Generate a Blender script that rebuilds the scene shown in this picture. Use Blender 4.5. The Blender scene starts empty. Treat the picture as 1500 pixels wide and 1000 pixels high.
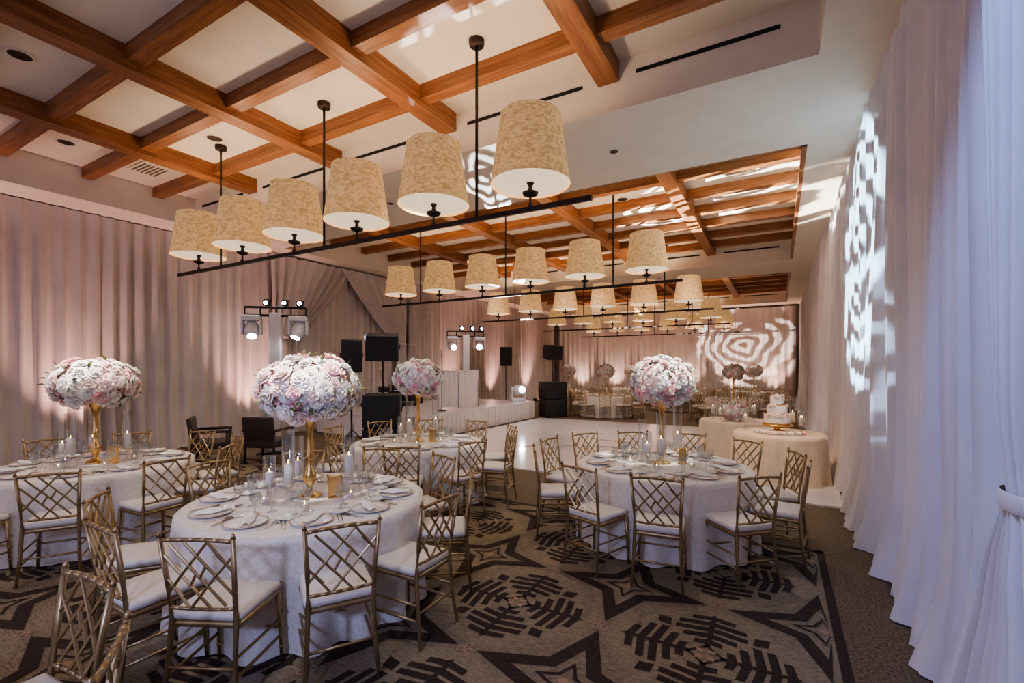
import bpy, math, random
from mathutils import Vector, Matrix, Euler
random.seed(7)
PI=math.pi
D=bpy.data; C=bpy.context
def _n(nt,t,**k):
    n=nt.nodes.new(t)
    for a,b in k.items(): setattr(n,a,b)
    return n
def mat(name,c1,c2=None,scale=5.0,rough=0.6,metal=0.0,bump=0.0,bscale=None,emit=0.0,ecol=None,
        stretch=(1,1,1),detail=4.0,sheen=0.0,trans=0.0,coat=0.0,r0=0.35,r1=0.65,dist=0.0):
    m=D.materials.new(name); m.use_nodes=True; nt=m.node_tree
    b=nt.nodes['Principled BSDF']; L=nt.links
    b.inputs['Roughness'].default_value=rough; b.inputs['Metallic'].default_value=metal
    b.inputs['Sheen Weight'].default_value=sheen
    b.inputs['Transmission Weight'].default_value=trans
    b.inputs['Coat Weight'].default_value=coat
    tc=_n(nt,'ShaderNodeTexCoord'); mp=_n(nt,'ShaderNodeMapping'); mp.inputs['Scale'].default_value=stretch
    L.new(tc.outputs['Object'],mp.inputs['Vector'])
    nz=_n(nt,'ShaderNodeTexNoise'); nz.inputs['Scale'].default_value=scale; nz.inputs['Detail'].default_value=detail
    nz.inputs['Distortion'].default_value=dist
    L.new(mp.outputs['Vector'],nz.inputs['Vector'])
    rp=_n(nt,'ShaderNodeValToRGB')
    if c2 is None: c2=tuple(min(1,x*0.9) for x in c1)
    rp.color_ramp.elements[0].position=r0; rp.color_ramp.elements[1].position=r1
    rp.color_ramp.elements[0].color=(*c1,1); rp.color_ramp.elements[1].color=(*c2,1)
    L.new(nz.outputs['Fac'],rp.inputs['Fac']); L.new(rp.outputs['Color'],b.inputs['Base Color'])
    if emit>0:
        if ecol is None: L.new(rp.outputs['Color'],b.inputs['Emission Color'])
        else: b.inputs['Emission Color'].default_value=(*ecol,1)
        b.inputs['Emission Strength'].default_value=emit
    if bump>0:
        n2=_n(nt,'ShaderNodeTexNoise'); n2.inputs['Scale'].default_value=bscale or scale*3
        L.new(mp.outputs['Vector'],n2.inputs['Vector'])
        bp=_n(nt,'ShaderNodeBump'); bp.inputs['Strength'].default_value=bump; bp.inputs['Distance'].default_value=0.01
        L.new(n2.outputs['Fac'],bp.inputs['Height']); L.new(bp.outputs['Normal'],b.inputs['Normal'])
    return m
def glass_mat(name):
    m=D.materials.new(name); m.use_nodes=True; nt=m.node_tree; nt.nodes.clear()
    o=_n(nt,'ShaderNodeOutputMaterial'); t=_n(nt,'ShaderNodeBsdfTransparent'); g=_n(nt,'ShaderNodeBsdfGlossy')
    g.inputs['Roughness'].default_value=0.04; t.inputs['Color'].default_value=(.93,.95,.96,1)
    f=_n(nt,'ShaderNodeLayerWeight'); f.inputs['Blend'].default_value=0.35
    mx=_n(nt,'ShaderNodeMixShader'); L=nt.links
    mt=_n(nt,'ShaderNodeMath',operation='MULTIPLY_ADD'); mt.inputs[1].default_value=0.75; mt.inputs[2].default_value=0.06
    L.new(f.outputs['Facing'],mt.inputs[0]); L.new(mt.outputs[0],mx.inputs[0]); L.new(t.outputs[0],mx.inputs[1]); L.new(g.outputs[0],mx.inputs[2]); L.new(mx.outputs[0],o.inputs[0])
    return m
M={}
M['ceil']=mat('ceiling_plaster',(.78,.71,.60),(.74,.67,.56),3,.85,bump=.05,bscale=40)
M['wall']=mat('wall_paint',(.55,.48,.43),None,3,.85)
M['woodx']=mat('oak_grain_x',(.34,.145,.055),(.19,.072,.026),6,.45,bump=.15,bscale=18,stretch=(.35,5,5),detail=8)
M['woody']=mat('oak_grain_y',(.34,.145,.055),(.19,.072,.026),6,.45,bump=.15,bscale=18,stretch=(5,.35,5),detail=8)
M['curt']=mat('drape_taupe',(.62,.56,.52),(.56,.50,.465),2,.75,bump=.08,bscale=120,sheen=.3)
M['curtw']=mat('drape_white',(.76,.72,.74),(.70,.66,.69),2,.7,bump=.06,bscale=120,sheen=.3)
M['carpet']=mat('carpet_taupe',(.16,.125,.08),(.30,.245,.17),42,.95,bump=.5,bscale=260,stretch=(.4,2.0,1))
M['carpetb']=mat('carpet_brown_speckle',(.075,.052,.03),(.22,.165,.105),60,.95,bump=.5,bscale=260)
M['cdark']=mat('carpet_dark_pile',(.024,.013,.009),(.055,.034,.024),90,.95,bump=.4,bscale=260)
M['crose']=mat('carpet_rose_pile',(.32,.20,.13),(.38,.26,.18),110,.95)
M['clight']=mat('carpet_light_pile',(.30,.245,.165),(.19,.15,.095),42,.95,bump=.4,bscale=260,stretch=(.4,2.0,1))
M['dance']=mat('gloss_white_vinyl',(.86,.83,.83),(.82,.79,.80),1.5,.14,coat=.3)
M['ink']=mat('grey_decal',(.42,.41,.43),None,3,.3)
M['gold']=mat('champagne_gold',(.44,.33,.18),(.34,.245,.125),8,.36,metal=.7)
M['vgold']=mat('bright_gold',(.80,.56,.25),(.66,.44,.17),12,.25,metal=1.0)
M['cush']=mat('ivory_leather',(.70,.65,.59),(.64,.59,.54),6,.4,bump=.05,bscale=60)
M['cloth']=mat('damask_linen',(.78,.72,.63),(.70,.64,.56),38,.42,bump=.3,bscale=45,detail=2,sheen=.3,r0=.46,r1=.54,dist=1.2)
M['clothp']=mat('satin_peach_lit_linen',(.80,.66,.50),(.72,.58,.43),20,.4,bump=.15,bscale=40,sheen=.3)  # peach tint of the light on the cake cloth put into the colour
M['china']=mat('white_china',(.85,.83,.80),None,5,.15,coat=.5)
M['napk']=mat('napkin_cotton',(.82,.80,.78),None,30,.8,bump=.1)
M['silver']=mat('silverware',(.75,.73,.70),None,9,.18,metal=1.0)
M['glass']=glass_mat('clear_glass')
M['wax']=mat('candle_wax',(.88,.84,.76),None,6,.5)
M['flame']=mat('flame',(1,.6,.2),None,3,.5,emit=18,ecol=(1,.55,.2))
M['black']=mat('black_plastic',(.012,.012,.014),(.02,.02,.022),30,.5)
M['grille']=mat('speaker_grille',(.02,.02,.022),(.006,.006,.007),220,.6,bump=.4,bscale=300)
M['iron']=mat('bronze_iron',(.035,.025,.02),(.05,.036,.028),14,.5,metal=.6)
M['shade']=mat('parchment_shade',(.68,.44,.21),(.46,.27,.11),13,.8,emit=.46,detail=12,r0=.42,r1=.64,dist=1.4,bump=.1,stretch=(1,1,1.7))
M['diff']=mat('shade_diffuser',(.85,.75,.58),None,4,.6,emit=.8,ecol=(1,.78,.54))
M['fw']=mat('petal_white',(.94,.90,.84),(.88,.83,.74),20,.6,sheen=.2)
M['fb']=mat('petal_blush',(.90,.68,.62),(.92,.77,.70),18,.6,sheen=.2)
M['fp']=mat('petal_pink',(.84,.46,.46),(.90,.62,.58),18,.6,sheen=.2)
M['leaf']=mat('leaf_green',(.10,.17,.06),(.18,.24,.09),14,.6)
M['stage']=mat('stage_white_skirt',(.74,.70,.68),(.68,.64,.62),3,.45)
M['stagetop']=mat('stage_deck',(.78,.74,.74),None,3,.18)
M['whitep']=mat('white_plastic',(.78,.78,.80),None,8,.35)
M['lens']=mat('lamp_lens',(1,1,1),None,3,.3,emit=40,ecol=(.85,.92,1))
M['wick']=mat('dark_wicker',(.035,.022,.016),(.06,.04,.03),60,.6,bump=.6,bscale=90)
M['icing']=mat('icing',(.86,.82,.78),None,12,.4,bump=.1)
M['vent']=mat('vent_dark',(.01,.01,.01),None,5,.7)
M['can']=mat('downlight_glow',(.9,.8,.6),None,5,.5,emit=.6,ecol=(1,.8,.6))
M['chrome']=mat('drum_chrome',(.8,.8,.8),None,5,.15,metal=1.0)

class MB:
    def __init__(s,mats): s.v=[];s.f=[];s.m=[];s.s=[];s.names=mats;s.T=Matrix.Identity(4)
    def mi(s,k): 
        if k not in s.names: s.names.append(k)
        return s.names.index(k)
    def add(s,vs,fs,k,smooth=True):
        o=len(s.v); i=s.mi(k)
        s.v.extend([tuple(s.T@Vector(p)) for p in vs])
        for f in fs: s.f.append([o+q for q in f]); s.m.append(i); s.s.append(smooth)
    def tube(s,p0,p1,r0,r1=None,k='gold',n=8,cap=True):
        if r1 is None:r1=r0
        p0=Vector(p0);p1=Vector(p1);d=(p1-p0)
        if d.length<1e-6:return
        q=d.to_track_quat('Z','Y'); vs=[]
        for p,r in((p0,r0),(p1,r1)):
            for i in range(n):
                a=2*PI*i/n; vs.append(p+q@Vector((r*math.cos(a),r*math.sin(a),0)))
        fs=[(i,(i+1)%n,n+(i+1)%n,n+i) for i in range(n)]
        if cap: fs+= [tuple(range(n-1,-1,-1)),tuple(range(n,2*n))]
        s.add(vs,fs,k,n>6)
    def path(s,pts,rs,k='gold',n=8):
        pts=[Vector(p) for p in pts]
        vs=[];N=len(pts)
        for j,p in enumerate(pts):
            d=(pts[min(j+1,N-1)]-pts[max(j-1,0)]); q=d.to_track_quat('Z','Y'); r=rs[j] if isinstance(rs,(list,tuple)) else rs
            for i in range(n):
                a=2*PI*i/n; vs.append(p+q@Vector((r*math.cos(a),r*math.sin(a),0)))
        fs=[(j*n+i,j*n+(i+1)%n,(j+1)*n+(i+1)%n,(j+1)*n+i) for j in range(N-1) for i in range(n)]
        fs+=[tuple(range(n-1,-1,-1)),tuple(range((N-1)*n,N*n))]
        s.add(vs,fs,k,True)
    def box(s,c,size,k,rot=(0,0,0),bev=0.0):
        R=Euler(rot).to_matrix(); hx,hy,hz=[q/2 for q in size]; c=Vector(c)
        if bev<=0:
            vs=[c+R@Vector((x,y,z)) for x in(-hx,hx) for y in(-hy,hy) for z in(-hz,hz)]
            fs=[(0,1,3,2),(4,6,7,5),(0,4,5,1),(2,3,7,6),(0,2,6,4),(1,5,7,3)]
            s.add(vs,fs,k,False); return
        b=bev; n=4; vs=[]
        rows=[(-hz,b),(-hz+b*.3,b*.3),(-hz+b,0),(hz-b,0),(hz-b*.3,b*.3),(hz,b)]
        for z,ins in rows:
            for cx,cy,a0 in((1,1,0),(-1,1,PI/2),(-1,-1,PI),(1,-1,1.5*PI)):
                for i in range(n):
                    a=a0+PI/2*i/(n-1)
                    vs.append(c+R@Vector((cx*(hx-b)+(b-ins*.9)*math.cos(a),cy*(hy-b)+(b-ins*.9)*math.sin(a),z)))
        m=4*n
        fs=[(j*m+i,j*m+(i+1)%m,(j+1)*m+(i+1)%m,(j+1)*m+i) for j in range(5) for i in range(m)]
        fs+=[tuple(range(m-1,-1,-1)),tuple(range(5*m,6*m))]
        s.add(vs,fs,k,True)
    def lathe(s,prof,c=(0,0,0),k='gold',n=24,cap=False,smooth=True):
        c=Vector(c);vs=[]
        for r,z in prof:
            for i in range(n):
                a=2*PI*i/n; vs.append(c+Vector((r*math.cos(a),r*math.sin(a),z)))
        N=len(prof)
        fs=[(j*n+i,j*n+(i+1)%n,(j+1)*n+(i+1)%n,(j+1)*n+i) for j in range(N-1) for i in range(n)]
        if cap: fs+=[tuple(range(n-1,-1,-1)),tuple(range((N-1)*n,N*n))]
        s.add(vs,fs,k,smooth)
    def grid(s,fn,nu,nv,k,smooth=True):
        vs=[fn(i/nu,j/nv) for j in range(nv+1) for i in range(nu+1)]
        fs=[(j*(nu+1)+i,j*(nu+1)+i+1,(j+1)*(nu+1)+i+1,(j+1)*(nu+1)+i) for j in range(nv) for i in range(nu)]
        s.add(vs,fs,k,smooth)
    def mesh(s,name):
        me=D.meshes.new(name); me.from_pydata(s.v,[],s.f); 
        for k in s.names: me.materials.append(M[k])
        me.polygons.foreach_set('material_index',s.m); me.polygons.foreach_set('use_smooth',s.s); me.update()
        return me
    def obj(s,name,loc=(0,0,0),rz=0,parent=None):
        return put(s.mesh(name),name,loc,rz,parent=parent)
def put(me,name,loc=(0,0,0),rz=0,sc=(1,1,1),parent=None):
    o=D.objects.new(name,me); C.scene.collection.objects.link(o); o.location=loc; o.rotation_euler=(0,0,rz)
    o.scale=sc if isinstance(sc,(tuple,list)) else (sc,)*3
    if parent:o.parent=parent
    return o
def spot(name,loc,tgt,e,col,ang,blend=.5,rad=.05):
    l=D.lights.new(name,'SPOT'); l.energy=e;l.color=col;l.spot_size=math.radians(ang);l.spot_blend=blend;l.shadow_soft_size=rad
    o=D.objects.new(name,l);C.scene.collection.objects.link(o);o.location=loc
    o.rotation_euler=(Vector(tgt)-Vector(loc)).to_track_quat('-Z','Y').to_euler(); return o
def point(name,loc,e,col,rad=.05):
    l=D.lights.new(name,'POINT'); l.energy=e;l.color=col;l.shadow_soft_size=rad
    o=D.objects.new(name,l);C.scene.collection.objects.link(o);o.location=loc; return o

XR=.92; XL=-11.7; YB=26.0; ZS=4.82; ZP=5.40; CX0=-10.9; CX1=.34
COF=[(-2.3,5.4),(7.5,15.2),(17.3,25.0)]
CH_Y=[4.3,9.2,14.1,19.1,23.9]
b=MB(['carpetb']); b.box((-5.4,11.7,-.05),(13.8,30,.1),'carpetb'); floor=b.obj('floor')
b=MB(['wall']); b.box((XR+.55,11.7,2.7),(.1,30,5.6),'wall'); b.obj('wall_right')
b=MB(['wall']); b.box((XL-.45,11.7,2.7),(.1,30,5.6),'wall'); b.obj('wall_left')
b=MB(['wall']); b.box((-5.4,YB+.5,2.7),(13.8,.1,5.6),'wall'); b.obj('wall_back')
b=MB(['ceil'])
b.box((-5.4,11.7,5.5),(14,30,.2),'ceil')
zc=(ZS+ZP)/2; zh=ZP-ZS
b.box(((CX1+1.5)/2,11.7,zc),(1.5-CX1,30,zh),'ceil')
b.box(((CX0-12.3)/2,11.7,zc),(12.3+CX0,30,zh),'ceil')
for y0,y1 in((-3.3,-2.3),(5.4,7.5),(15.2,17.3),(25.0,26.7)):
    b.box(((CX0+CX1)/2,(y0+y1)/2,zc),(CX1-CX0,y1-y0,zh),'ceil')
ceil=b.obj('ceiling')
BX=[-1.75,-4.1,-6.45,-8.8]
for (y0,y1) in COF:
    b=MB(['woody','woodx'])
    for x in BX: b.box((x,(y0+y1)/2,5.275),(.25,y1-y0,.25),'woody')
    for k in range(7):
        y=y0+.4+1.1*k
        xs=[CX0]+sorted(BX)+[CX1]
        for i in range(5):
            a=xs[i]+(.125 if i>0 else 0); c=xs[i+1]-(.125 if i<4 else 0)
            b.box(((a+c)/2,y,5.31),(c-a,.17,.18),'woodx')
    if y0>0:
        b.box(((CX0+CX1)/2,y0+.03,ZS+.06),(CX1-CX0,.06,.12),'woodx')
        b.box((CX1-.03,(y0+y1)/2,ZS+.06),(.06,y1-y0,.12),'woody')
    b.obj('ceiling_beams')
    xs=[CX0]+sorted(BX)+[CX1]
    b=MB(['vent'])
    for i in range(5): b.box(((xs[i]+xs[i+1])/2,y1-.012,5.2),((xs[i+1]-xs[i])-.65,.02,.035),'vent')
    b.obj('slot_diffuser')
b=MB(['iron','can'])
def can(x,y,z,r=.11):
    b.lathe([(r*1.25,0),(r*1.2,-.012),(r,-.012),(r*.8,.0)],(x,y,z-.001),'ceil',20)
    b.lathe([(r,-.01),(0.001,-.008)],(x,y,z-.001),'iron',20)
for x,y in((-5.3,1.9),(-7.6,1.9),(-7.7,4.1),(-3,1.2),(-9.9,3.0),(-2.9,9.9),(-7.6,10.4),(-5.3,12.4)): can(x,y,ZP)
for x,y in((-2.0,6.4),(-6.2,6.4),(-9.5,6.4),(-3.5,16.2)): can(x,y,ZS,.06)
b.obj('recessed_downlights')
b=MB(['ceil'])
for x,y in((-9.9,4.15),(-.6,9.4)):
    b.box((x,y,ZP-.013),(.6,.45,.02),'ceil')
    for i in range(6): b.box((x,y-.17+i*.068,ZP-.03),(.5,.02,.014),'carpet')
b.obj('air_grille')

b=MB(['cdark','crose','clight'])
XM,YM=.30,5.40
def cl(p,z): return (min(p[0],XM),min(p[1],YM),z)
def ring(c,outer,inner,k,z=.004):
    n=len(outer); vs=[cl((c[0]+p[0],c[1]+p[1]),z) for p in outer]+[cl((c[0]+p[0],c[1]+p[1]),z) for p in inner]
    b.add(vs,[(i,(i+1)%n,n+(i+1)%n,n+i) for i in range(n)],k,False)
def poly(c,pts,k,z=.004):
    b.add([cl((c[0]+p[0],c[1]+p[1]),z) for p in pts],[tuple(range(len(pts)))],k,False)
def starp(R,r): 
    o=[]
    for i in range(8):
        a=PI/4*i; q=R if i%2==0 else r; o.append((q*math.cos(a),q*math.sin(a)))
    return o
def rot2(p,a): return (p[0]*math.cos(a)-p[1]*math.sin(a),p[0]*math.sin(a)+p[1]*math.cos(a))
def motif(c):
    # compass block: four arms of stacked stripes around a small diamond flower
    for q in range(4):
        a=q*PI/2
        for r,w in((.10,.085),(.18,.165),(.26,.225),(.34,.215),(.42,.14)):
            t=.05; back=.10*min(1,w/.2)
            for sg in(1,-1):
                pts=[(r+.03,0),(r+.03-back*.35,sg*w),(r+.03-back*.35+t,sg*w),(r+.03+t*1.1,0)]
                if sg<0: pts=pts[::-1]
                poly(c,[rot2(p,a) for p in pts],'cdark')
        poly(c,[rot2(p,a) for p in((.09,-.017),(.50,-.017),(.53,0),(.50,.017),(.09,.017))],'cdark',.005)
    for k in range(4):
        a=k*PI/2+PI/4
        # diagonal kite separating the arms
        poly(c,[rot2(p,a) for p in((.36,0),(.43,-.055),(.50,0),(.43,.055))],'cdark',.005)
        poly(c,[rot2(p,a) for p in((.02,0),(.05,-.022),(.085,0),(.05,.022))],'crose',.006)
    d=[(.115*math.cos(i*PI/2),.115*math.sin(i*PI/2)) for i in range(4)]
    ring(c,d,[(p[0]*.8,p[1]*.8) for p in d],'cdark',.005)
def clover(c):
    for k in range(3):
        a=PI/2+k*2*PI/3; cc=(c[0]+.035*math.cos(a),c[1]+.035*math.sin(a))
        o=[(.03*math.cos(t*PI/4),.03*math.sin(t*PI/4)) for t in range(8)]; i_=[(p[0]*.6,p[1]*.6) for p in o]
        ring(cc,o,i_,'crose')
P=1.34
for i in range(-1,9):
    for j in range(-4,3):
        mx,my=-.40-P*i,3.15+P*j
        if my-.5<YM and mx-.5<XM:
            o=[]
            for t in range(64):
                a=2*PI*t/64; r=.52+.10*abs(math.cos(2*a))**.7; o.append((r*math.cos(a),r*math.sin(a)))
            poly((mx,my),o,'clight',.002)
            motif((mx,my))
            for dx,dy in((.0,.66),(.66,0)): 
                if mx+dx<XM-.08 and my+dy<YM-.08: clover((mx+dx,my+dy))
        sx,sy=mx-.67,my+.67
        if sy-.6<YM and sx-.6<XM:
            ring((sx,sy),starp(.60,.24),starp(.35,.14),'cdark')
            ring((sx,sy),starp(.19,.085),starp(.14,.06),'cdark')
            poly((sx,sy),[(.04,0),(0,.04),(-.04,0),(0,-.04)],'crose')
b.add([(-11.9,5.42,.005),(XM+.08,5.42,.005),(XM+.08,5.48,.005),(-11.9,5.48,.005)],[(0,1,2,3)],'cdark',False)
b.add([(XM+.02,-3,.005),(XM+.08,-3,.005),(XM+.08,5.48,.005),(XM+.02,5.48,.005)],[(0,1,2,3)],'cdark',False)
b.obj('carpet_motifs',parent=floor)
b=MB(['carpet']); b.add([(-11.9,-3.2,.001),(XM+.02,-3.2,.001),(XM+.02,5.42,.001),(-11.9,5.42,.001)],[(0,1,2,3)],'carpet',False)
b.obj('carpet_field',parent=floor)

b=MB(['dance','ink']); b.box((-3.3,11.1,.012),(8.1,7.7,.024),'dance')
def curl(cx,cy,a0,s,turn,sgn):
    pts=[];a=a0;x,y=cx,cy
    for i in range(40):
        pts.append((x,y,.0255)); a+=sgn*turn*(i/40)**2*.9; x+=math.cos(a)*s; y+=math.sin(a)*s
    for i in range(39):
        w=.03*(1-i/50); p=Vector(pts[i]);q=Vector(pts[i+1]);d=(q-p).normalized();n=Vector((-d.y,d.x,0))*w
        b.add([p+n,q+n,q-n,p-n],[(0,3,2,1)],'ink',False)
for sg in(1,-1):
    for (cx,cy,a0,s) in((-3.3,11,.2,.09),(-3.3,11,2.9,.09),(-3.3,10.2,-.4,.07),(-3.3,10.2,PI+.4,.07),(-5.2,9.2,.5,.07),(-2.0,9.0,2.4,.07),(-4.5,12.2,0,.07)):
        curl(cx,cy,a0,s,.55,sg)
b.obj('dance_floor')

def drape(name,p0,p1,z0,z1,amp,wl,seed,k,nrm,nz=14,step=.035,flare=.10):
    p0=Vector(p0);p1=Vector(p1);Lg=(p1-p0).length;nu=int(Lg/step);d=(p1-p0)/Lg;n=Vector(nrm)
    r=random.Random(seed); ph=[r.uniform(0,6.28) for _ in range(6)]
    b=MB([k])
    def fn(u,v):
        s=u*Lg; z=z0+(z1-z0)*v
        f=2*PI*s/wl+1.4*math.sin(s*1.1+ph[0])+.9*math.sin(s*2.7+ph[1])+.25*math.sin(z*1.1+s*1.7+ph[2])*(1-v)
        A=amp*(.75+.3*math.sin(s*1.9+ph[3])+.15*math.sin(z*1.3+s*3+ph[4]))*(1.12-.5*v)
        w=math.sin(f); w=math.copysign(abs(w)**.8,w)
        off=A*w+A*.35*math.sin(2.37*f+ph[5]+z*.3)
        off+=flare*max(0,1-v*5)**2*(1+.4*math.sin(f*.5))
        if v>.97: off*=.6
        p=p0+d*s+n*off; return (p.x,p.y,z)
    b.grid(fn,nu,nz,k)
    return b.obj(name)
drape('curtain_right',(XR,2.95,0),(XR,YB-.3,0),.01,ZS,.11,.33,1,'curtw',(-1,0,0),nz=18,step=.03,flare=.12)
drape('curtain_right',(XR+.24,-2.8,0),(XR+.24,3.1,0),.01,ZS,.06,.30,5,'curtw',(-1,0,0),nz=10,step=.04)
drape('curtain_left',(XL,-2.8,0),(XL,YB-.3,0),.01,ZS-.02,.085,.27,2,'curt',(1,0,0),nz=10)
drape('curtain_back',(XL+.2,YB,0),(XR-.2,YB,0),.01,ZS-.1,.07,.30,3,'curt',(0,-1,0),nz=8,step=.05)
def tied(name,x,nx,yt0,yt1,ytie,ztie,wt,wb,k,seed,ztop=ZS,amp=.05):
    b=MB([k]); r=random.Random(seed); nf=9
    def fn(u,v):
        z=.01+(ztop-.01)*v
        if z>ztie:
            t=(z-ztie)/(ztop-ztie); e=t**.75
            c=ytie+( (yt0+yt1)/2-ytie)*e; w=wt+((yt1-yt0)-wt)*e
        else:
            t=(ztie-z)/ztie; e=min(1,t*1.3)**.8; c=ytie; w=wt+(wb-wt)*e
        a=amp*(.55+.6*math.sin(u*5+seed)**2)
        off=a*math.sin(u*2*PI*nf+.6*math.sin(u*9))*(1-.5*math.exp(-((z-ztie)/.2)**2))+ .05*(1-4*(u-.5)**2)
        off+=.06*max(0,1-v*6)
        return (x+nx*off,c+(u-.5)*w,z)
    b.grid(fn,110,40,k)
    b.T=Matrix.Translation((x+nx*.02,ytie,ztie))@Matrix.Diagonal((.5,1,1,1))
    b.lathe([(wt*.52,-.035),(wt*.55,-.03),(wt*.56,0),(wt*.55,.03),(wt*.52,.035)],(0,0,0),k,24)
    return b.obj(name)
tied('tied_curtain',XR-.13,-1,2.1,2.75,2.36,1.32,.24,1.25,'curtw',3)
tied('swag_curtain',XL+.22,1,7.5,10.3,7.8,2.6,.35,.6,'curt',4,ZS-.05,.06)
tied('swag_curtain',XL+.30,1,9.7,12.6,12.3,2.6,.35,.6,'curt',6,ZS-.05,.06)
tied('swag_curtain',XL+.24,1,12.7,14.4,12.9,2.6,.35,.6,'curt',8,ZS-.05,.06)

b=MB(['iron','shade','diff'])
b.box((0,0,3.43),(7.66,.035,.05),'iron')
for x in(-2.5,0,2.5):
    b.tube((x,0,3.43),(x,0,5.38),.016,k='iron'); b.lathe([(.001,5.335),(.08,5.335),(.085,5.36),(.085,5.40)],(x,0,0),'iron',20)
for i in range(6):
    x=-3.165+1.266*i
    b.lathe([(.001,3.405),(.03,3.42),(.03,3.47),(.012,3.50),(.012,3.55),(.075,3.575),(.085,3.60),(.03,3.61),(.02,3.66),(.04,3.70)],(x,0,0),'iron',16)
    b.lathe([(.41,3.68),(.415,3.70),(.405,3.72),(.312,4.36),(.318,4.37),(.315,4.385)],(x,0,0),'shade',36)
    b.lathe([(.001,3.70),(.40,3.70)],(x,0,0),'diff',36)
    b.tube((x,0,3.7),(x,0,4.1),.012,k='iron')
me=b.mesh('linear_chandelier')
for j,y in enumerate(CH_Y):
    put(me,'linear_chandelier',(-5.39,y,0))
    for i in range(6):
        if j<2: point('shade_bulb',(-5.39-3.165+1.266*i,y,4.2),30,(1,.78,.56),.06)
        elif i%2==j%2: point('shade_bulb',(-5.39-3.165+1.266*i,y,4.2),62,(1,.77,.56),.06)

b=MB(['gold','cush'])
for sx in(1,-1):
    b.path([(sx*.20,-.245,0),(sx*.185,-.215,.22),(sx*.178,-.195,.45),(sx*.182,-.215,.65),(sx*.20,-.255,.92)],[.011,.0135,.015,.014,.012],'gold')
    b.tube((sx*.20,-.255,.92),(sx*.201,-.257,.945),.014,.006)
    b.path([(sx*.20,.205,0),(sx*.192,.195,.25),(sx*.185,.18,.44)],[.010,.013,.016],'gold')
    b.tube((sx*.196,.198,.17),(sx*.188,-.222,.17),.009); b.tube((sx*.194,.197,.27),(sx*.184,-.212,.27),.008)
    for z in(.10,.21,.31): b.lathe([(.012,-.008),(.018,0),(.012,.008)],(sx*.197,.20,z),'gold',8)
b.tube((-.196,.198,.22),(.196,.198,.22),.009); b.tube((-.186,-.218,.22),(.186,-.218,.22),.009)
b.box((0,0,.435),(.39,.39,.035),'gold',bev=.014)
b.box((0,.005,.478),(.40,.40,.055),'cush',bev=.024)
def bp(s,t): return (s*(.178+.018*t),-.203-.046*t-.012*(1-s*s),.53+.37*t)
def seg(a,c,r=.0078): b.tube(bp(*a),bp(*c),r,n=6)
for k in range(6):
    s0=-1+k/3;s1=s0+1/3
    b.tube(Vector(bp(s0,1))+Vector((0,0,.012*(1-s0*s0))),Vector(bp(s1,1))+Vector((0,0,.012*(1-s1*s1))),.012)
    b.tube(bp(s0,0),bp(s1,0),.010)
for a,c in [((-.5,.5),(.33,1)),((0,.8),(1,.2)),((.5,.5),(-.33,0)),((0,.2),(-1,.8)),
            ((-1,.2),(-.5,.5)),((1,.8),(.5,.5)),((-.33,1),(0,.8)),((.33,0),(0,.2)),
            ((-.25,.65),(.25,.35)),((-.75,.95),(-.25,.65)),((.75,.05),(.25,.35)),((-1,.45),(-.55,.18)),((-.8,.32),(-.33,0)) ,((1,.55),(.55,.82)),((.8,.68),(.33,1)),((.05,.47),(.25,.65)),((-.05,.53),(-.25,.35))]:
    seg(a,c)
chair=b.mesh('dining_chair')

def cloth_mesh(name,R,H,k,seed,nf=16,amp=.045):
    b=MB([k]); r=random.Random(seed); ph=r.uniform(0,6)
    b.lathe([(.001,H),(R*.5,H),(R*.96,H)],(0,0,0),k,96)
    def fn(u,v):
        a=2*PI*u; w=math.sin(nf*a+1.2*math.sin(3*a+ph)); w2=math.sin(nf*.5*a*2+2*math.sin(2*a)+ph)
        if v<.1:
            q=v/.1; rr=R*.96+R*.04*math.sin(q*PI/2); z=H-.03*(1-math.cos(q*PI/2))
        else:
            q=(v-.1)/.9; rr=R+.02*q+amp*q**.7*(w*.8+.35*w2*q); z=(H-.03)*(1-q)+.012*q
        return (rr*math.cos(a),rr*math.sin(a),z)
    b.grid(fn,192,14,k); return b.mesh(name)
ctab=cloth_mesh('banquet_table',.90,.76,'cloth',1)
caketab=cloth_mesh('cake_table',.66,.76,'clothp',2,14,.04)

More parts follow.
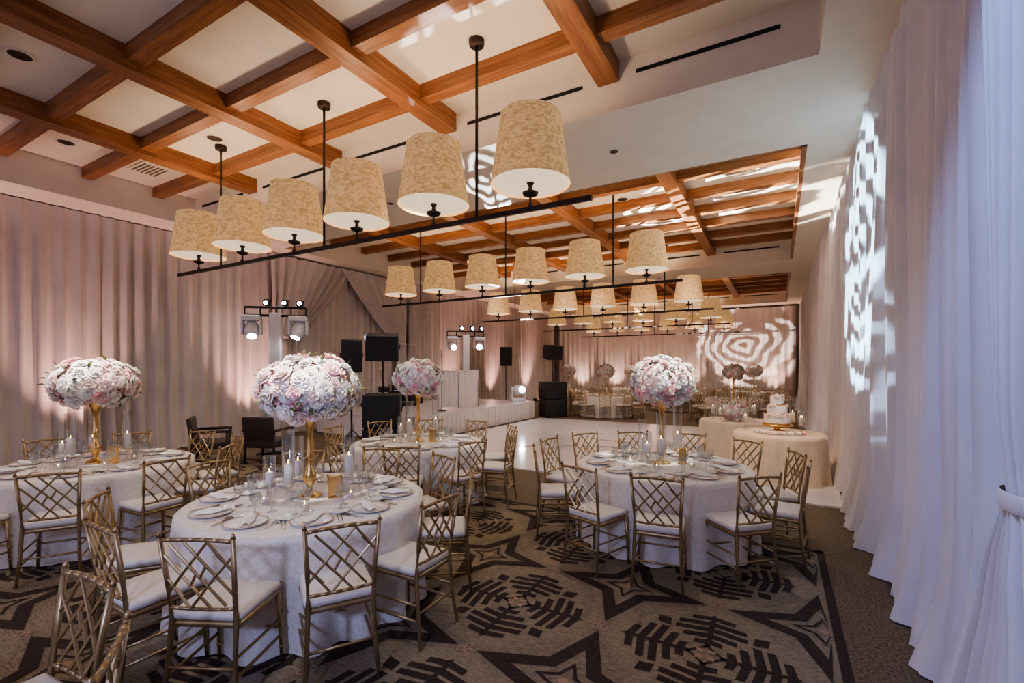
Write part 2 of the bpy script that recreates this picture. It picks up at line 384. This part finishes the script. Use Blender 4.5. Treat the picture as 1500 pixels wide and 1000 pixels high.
def settings(n=10,off=0):
    b=MB(['china','napk','silver','glass'])
    for k in range(n):
        th=2*PI*k/n+off
        b.T=Matrix.Rotation(th,4,'Z')@Matrix.Translation((.68,0,.762))
        b.lathe([(.001,.006),(.085,.006),(.10,.010),(.135,.018),(.137,.015),(.09,.0),(.001,.0)],(0,0,0),'china',28)
        b.lathe([(.1365,.0175),(.132,.0185)],(0,0,.0005),'vgold',28)
        b.T=b.T@Matrix.Translation((-.02,0,.016))@Matrix.Rotation(.5*((k*7)%3-1),4,'Z')
        def nap(u,v):
            y=(u-.5)*.075*(1-.35*abs(v-.5)); x=(v-.5)*.25
            return (x,y,.006+.018*math.sin(u*PI)+.006*math.sin(v*9+u*6))
        b.grid(nap,6,10,'napk')
        b.T=Matrix.Rotation(th,4,'Z')@Matrix.Translation((.68,0,.762))
        for y,L in((.165,.19),(.19,.16)):
            b.box((0.0,y,.004),(L,.006,.003),'silver'); b.box((-L*.45,y,.004),(.05,.022,.003),'silver')
        for y,L in((-.165,.21),(-.188,.17)):
            b.box((0.0,y,.004),(L,.008,.003),'silver'); b.box((-L*.3,y,.004),(.09,.016,.003),'silver')
        b.lathe([(.001,.004),(.05,.004),(.075,.012),(.076,.009),(.05,0),(.001,0)],(-.17,.19,0),'china',20)
        for (gx,gy,h,rb) in((-.20,-.10,.17,.036),(-.27,-.02,.20,.032)):
            b.lathe([(.034,0),(.033,.003),(.006,.008),(.005,h*.42),(.012,h*.46),(rb,h*.60),(rb*1.08,h*.78),(rb*.95,h)],(gx,gy,0),'glass',16)
            b.lathe([(.001,h*.47),(rb*.9,h*.60),(rb*.98,h*.70),(.001,h*.70)],(gx,gy,0),'glass',14)
    b.T=Matrix.Translation((0,0,.763))
    for k in range(5):
        a=k*2*PI/5+.5; c=(.33*math.cos(a),.33*math.sin(a),0)
        b.lathe([(.02,0),(.028,.01),(.034,.05),(.032,.07)],c,'glass',14); b.lathe([(.001,.03),(.02,.03),(.02,.012)],c,'wax',12); b.lathe([(.001,.032),(.004,.04),(.001,.05)],c,'flame',6)
    return b.mesh('place_settings')
sett=settings()

def blossom(b,c,nrm,R,k,rng):
    q=Vector(nrm).to_track_quat('Z','Y'); T=Matrix.Translation(c)@q.to_matrix().to_4x4()@Matrix.Rotation(rng.uniform(0,6),4,'Z')
    old=b.T; b.T=old@T
    for (np_,r0,r1,h0,h1,wd) in((5,.15,1.0,-.05,.22,.78),(5,.12,.74,.05,.46,.62),(4,.08,.46,.18,.62,.46)):
        for i in range(np_):
            a=2*PI*i/np_+r0*19+rng.uniform(-.12,.12); ca,sa=math.cos(a),math.sin(a); vs=[]
            for (t,w) in ((0,.35),(.4,.85),(.75,1.0),(.93,.8),(1.0,.42)):
                rr=(r0+(r1-r0)*math.sin(t*PI/2))*R; z=(h0+(h1-h0)*math.sin(t*PI*.62))*R
                for sgn in(-1,0,1):
                    y=sgn*wd*w*R*.62; x=rr-(.12*R*abs(sgn)*t); zz=z-(.07*R if sgn else 0)
                    vs.append((x*ca-y*sa,x*sa+y*ca,zz))
            fs=[(j*3+i2,j*3+i2+1,(j+1)*3+i2+1,(j+1)*3+i2) for j in range(4) for i2 in range(2)]
            b.add(vs,fs,k)
    b.lathe([(.05*R,.1*R),(.24*R,.35*R),(.2*R,.58*R),(.001,.64*R)],(0,0,0),k,7)
    b.T=old
def floral(seed,rx,rz,zc,nb,br=.062,stand=True,zb=.0,core='fb'):
    rng=random.Random(seed); b=MB(['fw','fb','fp','leaf','vgold'])
    b.T=Matrix.Translation((0,0,zc)); 
    b.lathe([(.001,-rz*.8),(rx*.6,-rz*.6),(rx*.86,0),(rx*.6,rz*.65),(.001,rz*.85)],(0,0,0),core,16)
    ga=PI*(3-5**.5)
    for i in range(nb):
        z=1-2*(i+.5)/nb
        if z<-.86: continue
        a=ga*i; r=(1-z*z)**.5
        n=Vector((r*math.cos(a),r*math.sin(a),z)); jit=rng.uniform(.88,1.07)
        c=Vector((n.x*rx*jit,n.y*rx*jit,n.z*rz*jit))*.93
        nn=Vector((n.x/rx,n.y/rx,n.z/rz)).normalized()
        nn=(nn+Vector((rng.uniform(-.25,.25),rng.uniform(-.25,.25),rng.uniform(-.25,.25)))).normalized()
        k=rng.choices(['fw','fb','fp'],[.56,.28,.16])[0]
        blossom(b,c,nn,br*rng.uniform(.7,1.25),k,rng)
        if rng.random()<.25:
            d=(nn+Vector((rng.uniform(-.6,.6),rng.uniform(-.6,.6),rng.uniform(-.6,.2)))).normalized()
            e=c+d*br*1.5; s=Vector((-d.y,d.x,.2)).normalized()*.02; m_=(c+e)/2+Vector((0,0,.01))
            b.add([c,m_+s,e,m_-s],[(0,1,2,3)],'leaf')
    b.T=Matrix.Identity(4)
    if stand:
        h=zc-rz*.75; z0=zb
        b.lathe([(.001,z0),(.085,z0),(.088,z0+.012),(.06,z0+.03),(.028,z0+.05),(.022,z0+.08),(.04,z0+.12),(.052,z0+.16),(.04,z0+.20),(.022,z0+.24),(.02,z0+.30),(.03,z0+.33),(.022,z0+.36),(.02,h-.18),(.03,h-.10),(.06,h),(.085,h+.03)],(0,0,0),'vgold',24)
    return b.mesh('floral_centerpiece')
fl_big=floral(3,.38,.27,.86,170,.066)
fl_med=floral(8,.33,.27,.88,150,.060)
fl_low=floral(5,.24,.16,.14,70,.055,stand=False)

def hurricane(h,hc):
    b=MB(['glass','wax','flame'])
    b.lathe([(.05,0),(.048,.006),(.012,.014),(.010,.05),(.022,.07),(.010,.09),(.012,.11),(.04,.125),(.042,.13)],(0,0,0),'glass',20)
    b.lathe([(.042,.13),(.046,.14),(.046,h),(.048,h+.003)],(0,0,0),'glass',24)
    b.lathe([(.001,.135),(.03,.135),(.03,.135+hc),(.024,.14+hc),(.001,.138+hc)],(0,0,0),'wax',16)
    b.lathe([(.001,.142+hc),(.005,.15+hc),(.004,.16+hc),(.001,.17+hc)],(0,0,0),'flame',8)
    return b.mesh('hurricane_candle')
hur=[hurricane(.56,.16),hurricane(.46,.12),hurricane(.36,.10)]
b=MB(['vgold','napk'])
for p,q in(((-.05,0,0),(-.05,0,.17)),((.05,0,0),(.05,0,.17)),((-.05,0,.17),(.05,0,.17)),((-.05,0,.02),(.05,0,.02))): b.tube(p,q,.006,k='vgold')
b.box((0,0,.095),(.09,.004,.14),'vgold'); b.box((0,0,.004),(.11,.05,.008),'vgold')
tnum=b.mesh('table_number_frame')

def table_set(cx,cy,angs,fl,hoff=((.04,-.22,0),(.12,.24,0),(-.22,.05,1),(-.1,-.24,2)),zs=1.0,rot=0,fls=1.0,rc=1.10):
    put(ctab,'banquet_table',(cx,cy,0),rot)
    put(sett,'place_settings',(cx,cy,0),rot)
    if fl: put(fl,'floral_centerpiece',(cx,cy,.762),rot*2,(fls,fls,zs))
    for dx,dy,i in hoff: put(hur[i],'hurricane_candle',(cx+dx,cy+dy,.762))
    put(tnum,'table_number_frame',(cx+.2,cy+.08,.762),.8)
    for i,a in enumerate(angs):
        t=math.radians(a); r=rc+random.uniform(-.02,.05)
        put(chair,'dining_chair',(cx+r*math.cos(t),cy+r*math.sin(t),0),t+PI/2+random.uniform(-.08,.08))
T1=(-3.28,2.48);T2=(-1.10,5.22);T3=(-4.41,5.09);T4=(-6.46,2.2);T0=(-2.5,-.5)
table_set(*T1,[-29,-60,-90,1,36,74,110,146,182,-126],fl_big,hoff=((.0,-.19,0),(.13,.28,0),(-.22,.05,1),(-.1,-.28,2)),rc=1.07)
table_set(*T2,[-79,-108,-43,-9,20,-150,178,55,87,118,148],fl_med,rot=.5)
table_set(*T3,[-57,-92,-22,14,50,86,122,158,194,230],fl_med,rot=1.1)
table_set(*T4,[3,-31,-67,-103,37,73,109,145,181,217],fl_big,rot=1.9)
table_set(*T0,[91,60,130,20],None,hoff=(),rot=.2)
for i,(x,y) in enumerate(((-5.6,16.9),(-1.3,17.2),(-8.2,19.6),(-3.6,20.6),(-.9,22.0),(-6.4,23.2))):
    table_set(x,y,[k*36+i*11 for k in range(10)],fl_med,rot=i*.7,hoff=((.1,-.2,1),))
put(caketab,'cake_table',(0,8.67,0))
b=MB(['vgold','icing'])
b.lathe([(.001,0),(.16,0),(.165,.015),(.05,.04),(.04,.08),(.18,.10),(.215,.11),(.215,.13),(.001,.13)],(0,0,0),'vgold',32)
z=.13
for r,h in((.19,.15),(.145,.15),(.10,.15)):
    b.lathe([(r,z),(r,z+h-.012),(r-.01,z+h),(.001,z+h)],(0,0,0),'icing',36); b.lathe([(r+.004,z),(r+.006,z+.012),(r+.002,z+.024)],(0,0,0),'vgold',36); z+=h
rng=random.Random(4)
for k in range(26):
    a=rng.uniform(0,6.28); tier=rng.choice([(.19,.28),(.145,.43),(.10,.58)])
    if k<7: a=-1.8+rng.uniform(-.5,.5)
    blossom(b,Vector((tier[0]*.95*math.cos(a),tier[0]*.95*math.sin(a),tier[1])),(math.cos(a),math.sin(a),.8),.038,rng.choice(['fw','fb','fp']),rng)
b.obj('wedding_cake',(-.02,8.67,.762))
for x,y,i in((.3,8.55,1),(.33,8.8,2),(-.48,8.7,2),(.2,9.05,0)): put(hur[i],'hurricane_candle',(x,y,.762))
rng=random.Random(12); b=MB(['fw','fb','fp','leaf'])
for k in range(34):
    a=-2.6+k*.06+rng.uniform(-.03,.03); r=.36+rng.uniform(-.05,.05)
    blossom(b,Vector((r*math.cos(a),r*math.sin(a),.02)),(rng.uniform(-.4,.4),-.5,.8),.042,rng.choice(['fw','fb','fp']),rng)
b.obj('flower_garland',(0,8.67,.765))
put(caketab,'sweetheart_table',(-.75,10.3,0),1,(1,1,1)); put(fl_low,'flower_arrangement',(-.75,10.1,.79))
for x,y,i in((-1.15,10.2,1),(-.4,10.05,0),(-.98,9.85,2),(-.45,10.4,1)): put(hur[i],'hurricane_candle',(x,y,.762))

b=MB(['stage','stagetop'])
b.box((-9.3,11.75,.30),(3.5,6.3,.56),'stage'); b.box((-9.3,11.75,.59),(3.54,6.34,.04),'stagetop')
for k in range(32):
    b.tube((-7.545,8.65+k*.2,.01),(-7.545,8.65+k*.2,.56),.012,k='stage',n=6)
b.obj('stage_platform')
def booth():
    b=MB(['stage'])
    for (x0,y0,x1,y1) in((0,0,0,1.0),(0,1.0,-.35,1.5),(0,0,-.35,-.5)):
        p=Vector((x0,y0,0));q=Vector((x1,y1,0));n=int((q-p).length/.02)
        d=(q-p).normalized(); nn=Vector((d.y,-d.x,0))
        def fn(u,v):
            s=p+(q-p)*u+nn*(.018*math.sin(u*(q-p).length*42)); return (s.x,s.y,.03+1.05*v)
        b.grid(fn,n,6,'stage'); 
        b.tube(p+Vector((0,0,1.09)),q+Vector((0,0,1.09)),.018,k='stage'); b.tube(p+Vector((0,0,.0)),p+Vector((0,0,1.09)),.02,k='stage');b.tube(q,q+Vector((0,0,1.09)),.02,k='stage')
    return b.obj('dj_booth_facade',(-8.15,11.2,.61))
booth()
def speaker_box(b,c,w,d,h,rz=0,tilt=0):
    T=b.T; b.T=T@Matrix.Translation(c)@Matrix.Rotation(rz,4,'Z')@Matrix.Rotation(tilt,4,'X')
    b.box((0,0,0),(w,d,h),'black',bev=.02); b.box((0,-d/2-.004,0),(w*.9,.012,h*.92),'grille')
    b.lathe([(w*.30,0),(w*.36,.004),(w*.30,.008)],(0,0,0),'black',20)
    b.tube((-w/2-.004,0,-.05),(-w/2-.02,0,.05),.012,k='black'); b.tube((w/2+.004,0,-.05),(w/2+.02,0,.05),.012,k='black'); b.T=T
def stack(name,loc,rz,w=.72,nsub=2,top=2.2):
    b=MB(['black','grille'])
    for i in range(nsub): speaker_box(b,(0,0,.32+i*.65),w,.65,.62)
    b.tube((0,0,.3+nsub*.5),(0,0,top-.2),.02,k='black'); speaker_box(b,(0,0,top),.62,.4,.50,0,.2)
    return b.obj(name,loc,rz)
stack('pa_speaker_stack',(-6.75,6.75,0),.7,.7,2,2.2)
def polesp(name,loc,rz,top,s=1.0):
    b=MB(['black','grille'])
    for k in range(3):
        a=k*2*PI/3; b.tube((0,0,.5),(.45*math.cos(a),.45*math.sin(a),0),.014,k='black')
    b.tube((0,0,.2),(0,0,top-.2),.018,k='black'); speaker_box(b,(0,0,top),.42*s,.38*s,.68*s,0,.08); return b.obj(name,loc,rz)
polesp('pole_speaker',(-7.85,6.95,0),.9,2.05)
stack('pa_speaker_stack',(-7.15,15.6,0),.9,.85,2,2.35)
polesp('pole_speaker',(-9.6,16.4,0),.6,2.25,1.1)
# keyboard on stand and microphone stands
b=MB(['black','chrome'])
b.box((0,0,.95),(1.25,.34,.09),'black',bev=.02); b.box((0,-.06,1.0),(1.1,.14,.012),'chrome')
for s in(1,-1):
    b.tube((-.35*s,.15*s,0),(.35*s,.15*s,.9),.016,k='black')
b.tube((-.45,-.15,0),(-.25,-.15,0),.02,k='black'); b.tube((.25,.15,0),(.45,.15,0),.02,k='black')
b.obj('keyboard_on_stand',(-7.9,8.1,0),.8)
b=MB(['black','chrome'])
b.lathe([(.001,0),(.13,0),(.13,.02),(.02,.03)],(0,0,0),'black',20); b.tube((0,0,.02),(0,0,1.35),.011,k='black'); b.tube((0,0,1.33),(.28,-.1,1.55),.009,k='black')
b.tube((.28,-.1,1.55),(.40,-.14,1.64),.014,.024,k='chrome')
mic=b.mesh('microphone_stand'); put(mic,'microphone_stand',(-7.2,7.9,0),-.4); put(mic,'microphone_stand',(-8.0,10.2,.61),-.6)
def mhead(b,c,aim,k='whitep',s=1.0):
    T=b.T; b.T=T@Matrix.Translation(c)
    b.box((0,0,.05*s),(.30*s,.24*s,.10*s),k,bev=.02)
    for x in(-.15,.15): b.box((x*s,0,.22*s),(.04*s,.12*s,.26*s),k,bev=.012)
    q=Vector(aim).to_track_quat('Z','Y'); b.T=b.T@Matrix.Translation((0,0,.27*s))@q.to_matrix().to_4x4()
    b.lathe([(.001,-.19*s),(.08*s,-.18*s),(.115*s,-.10*s),(.12*s,.05*s),(.10*s,.14*s),(.085*s,.16*s)],(0,0,0),k,20)
    b.lathe([(.085*s,.16*s),(.08*s,.15*s)],(0,0,0),'black',20); b.lathe([(.001,.15*s),(.08*s,.15*s)],(0,0,0),'lens',20)
    b.T=T
def tower(loc,rz,zt,aims):
    b=MB(['whitep','black','lens'])
    b.box((0,0,zt/2),(.22,.22,zt),'stage',bev=.02); b.box((0,0,.02),(.6,.6,.04),'black')
    b.tube((-.6,0,zt+.12),(.6,0,zt+.12),.025,k='black'); b.tube((-.6,0,zt-.05),(.6,0,zt-.05),.025,k='black')
    for x in(-.6,-.3,0,.3,.6): b.tube((x,0,zt+.12),(x+.0,0,zt-.05),.015,k='black')
    T=b.T
    for i,x in enumerate((-.45,.45)):
        b.T=T@Matrix.Translation((x,-.05,zt-.06))@Matrix.Rotation(PI,4,'X'); mhead(b,(0,0,0),aims[i],s=1.15); b.T=T
    for x in(-.15,.2,.5):
        b.lathe([(.001,.0),(.055,.01),(.06,.08),(.075,.14)],(x,-.05,zt+.14),'black',14)
        b.T=T@Matrix.Translation((x,-.12,zt+.20)); b.box((0,0,0),(.13,.14,.11),'black',bev=.02); b.T=T@Matrix.Translation((x,-.195,zt+.20))@Matrix.Rotation(PI/2,4,'X'); b.lathe([(.001,0),(.04,0)],(0,0,.001),'lens',14); b.T=T
    return b.obj('stage_light_tower',loc,rz)
tower((-9.3,6.2,0),.75,2.95,((.2,.7,.9),(-.3,.6,1.1)))
tower((-8.9,12.6,.61),.75,2.25,((.2,.9,.3),(-.2,.9,.2)))
b=MB(['whitep','black','lens']); mhead(b,(0,0,0),(.5,-.9,.1),s=1.5); b.obj('moving_head_light',(-7.85,14.3,.61),.5)
b=MB(['black','chrome','vgold'])
for (x,y,z,r,h) in((-.3,.2,.5,.15,.2),(.05,.25,.55,.14,.18),(.5,-.1,.2,.2,.35),(-.5,-.1,.35,.17,.14)):
    b.lathe([(.001,z),(r,z),(r,z+h),(.001,z+h)],(x,y,0),'black',20); b.lathe([(r+.004,z),(r+.004,z+.02)],(x,y,0),'chrome',20); b.lathe([(r+.004,z+h-.02),(r+.004,z+h)],(x,y,0),'chrome',20); b.tube((x,y,0),(x,y,z),.012,k='chrome')
b.T=Matrix.Translation((0,.35,.28))@Matrix.Rotation(PI/2,4,'X'); b.lathe([(.001,-.18),(.27,-.18),(.27,.18),(.001,.18)],(0,0,0),'black',28); b.lathe([(.275,.16),(.275,.19)],(0,0,0),'chrome',28); b.T=Matrix.Identity(4)
for x,y,z in((-.7,.1,.85),(.65,.3,1.0),(-.35,.5,1.1)):
    b.tube((x,y,0),(x,y,z),.01,k='chrome'); b.lathe([(.001,.02),(.05,.012),(.2,0)],(x,y,z),'vgold',20)
b.obj('drum_kit',(-9.0,9.5,.61),.9)
def armchair():
    b=MB(['wick'])
    b.box((0,0,.36),(.62,.60,.14),'wick',bev=.03)
    b.T=Matrix.Translation((0,-.29,.62))@Matrix.Rotation(.15,4,'X'); b.box((0,0,0),(.62,.07,.52),'wick',bev=.03); b.T=Matrix.Identity(4)
    for sx in(1,-1):
        b.box((sx*.31,.0,.62),(.07,.62,.05),'wick',bev=.02); 
        b.tube((sx*.31,.28,0),(sx*.31,.28,.62),.025,k='wick'); b.tube((sx*.29,-.27,0),(sx*.29,-.27,.62),.025,k='wick')
    return b.mesh('wicker_armchair')
am=armchair(); put(am,'wicker_armchair',(-9.3,4.9,0),-.6); put(am,'wicker_armchair',(-8.55,5.55,0),.4)

b=MB(['black','can']); b.lathe([(.001,0),(.09,0),(.10,.02),(.10,.16),(.085,.18)],(0,0,0),'black',20); b.lathe([(.001,.165),(.085,.165)],(0,0,0),'can',20)
upm=b.mesh('uplight')
def up(x,y,col,e,tx,ty,ang=80):
    put(upm,'uplight',(x,y,0)); spot('uplight_lamp',(x,y,.22),(tx,ty,2.8),e,col,ang,.95,.06)
PK=(1,.55,.47)
for y in(.4,3.6,7.0): up(XL+.6,y,PK,420,XL+.15,y,70)
for y in(15.2,18.5,22): up(XL+.6,y,PK,400,XL+.1,y,70)
for x in(-10,-8,-6,-4,-2,-.2): up(x,YB-.6,(1,.63,.52),380,x,YB-.1,70)
def gobo(loc,tgt,e,col,ang,scale,dist,r0=.3,r1=.7):
    o=spot('gobo_projector_lamp',loc,tgt,e,col,ang,.25,.015); l=o.data; l.use_nodes=True; nt=l.node_tree; L=nt.links
    em=[n for n in nt.nodes if n.type=='EMISSION'][0]
    tc=_n(nt,'ShaderNodeTexCoord'); sp=_n(nt,'ShaderNodeSeparateXYZ'); L.new(tc.outputs['Normal'],sp.inputs[0])
    dx=_n(nt,'ShaderNodeMath',operation='DIVIDE');dy=_n(nt,'ShaderNodeMath',operation='DIVIDE')
    L.new(sp.outputs[0],dx.inputs[0]);L.new(sp.outputs[2],dx.inputs[1]);L.new(sp.outputs[1],dy.inputs[0]);L.new(sp.outputs[2],dy.inputs[1])
    cb=_n(nt,'ShaderNodeCombineXYZ');L.new(dx.outputs[0],cb.inputs[0]);L.new(dy.outputs[0],cb.inputs[1])
    w=_n(nt,'ShaderNodeTexWave',wave_type='RINGS',rings_direction='Z'); w.inputs['Scale'].default_value=scale; w.inputs['Distortion'].default_value=dist
    w.inputs['Detail'].default_value=2; w.inputs['Detail Scale'].default_value=1.2
    L.new(cb.outputs[0],w.inputs['Vector'])
    rp=_n(nt,'ShaderNodeValToRGB'); rp.color_ramp.elements[0].position=r0; rp.color_ramp.elements[1].position=r1
    L.new(w.outputs['Color'],rp.inputs[0])
    L.new(rp.outputs['Color'],em.inputs['Color']); em.inputs['Strength'].default_value=1
gobo((-8.3,12.4,3.3),(-1.5,26,3.0),16000,(1,.88,.82),17,10,9)
gobo((-8.5,6.2,2.75),(.9,7.1,3.1),20000,(.50,.82,1),21,9,10)
gobo((-8.5,6.5,2.6),(.9,6.0,1.9),5000,(.50,.70,1),11,9,14)
gobo((-7.8,14.2,1.2),(-4.04,6.3,4.82),20000,(.9,.92,1),9,18,8)
gobo((-7.8,14.2,1.3),(-1.0,10.6,5.3),45000,(1,.96,.88),22,8,9)
for (x,y) in(T1,T2,T3,T4):
    spot('pin_spot',(x+1.1,y-1.3,5.3),(x,y,1.62),2300,(1,.95,.93),13,.6,.03)
    spot('pin_spot',(x+.6,y-.6,5.3),(x,y,.76),190,(1,.88,.74),40,.9,.04)
spot('pin_spot',(-.6,6.6,4.75),(0,8.67,.7),420,(1,.64,.36),26,.7,.04)
for x,y in((-7.6,1.9),(-5.3,1.9),(-2.9,1.2)): spot('house_fill_downlight',(x,y,5.33),(x,y,0),100,(1,.84,.68),130,1,.1)  # rows of added fill spots; the near ones sit at downlight cans
for x in(-9.5,-6.2,-2.0): spot('house_fill_downlight',(x,6.4,4.76),(x,6.4,0),180,(1,.86,.76),130,1,.06)
for x in(-8.5,-5.3,-2.0): spot('house_fill_downlight',(x,12.4,5.3),(x,12.4,0),400,(1,.87,.84),130,1,.08)
for x in(-8.5,-5.3,-2.0): spot('house_fill_downlight',(x,21.5,5.3),(x,21.5,0),380,(1,.85,.76),130,1,.08)
spot('blue_fill_spot',(-.9,.6,4.7),(1.1,2.6,1.8),420,(.25,.42,1),55,.8,.05)  # added spot standing in for blue window light at the curtain gap
spot('blue_fill_spot',(-.6,-2.4,2.9),(-2.8,2.2,.4),460,(.40,.50,1),66,.9,.2)
w=D.worlds.new('world'); C.scene.world=w; w.use_nodes=True
bg=w.node_tree.nodes['Background']; bg.inputs[0].default_value=(.74,.68,.95,1); bg.inputs[1].default_value=.9
try: C.scene.view_settings.look='AgX - Medium High Contrast'
except Exception as e: print(e)
cam=D.cameras.new('camera'); cam.lens=16.5; cam.sensor_width=36; cam.shift_y=.0253; cam.clip_end=100
co=D.objects.new('camera',cam); C.scene.collection.objects.link(co); co.location=(0,0,1.8); co.rotation_euler=(PI/2,0,math.radians(29.6))
C.scene.camera=co
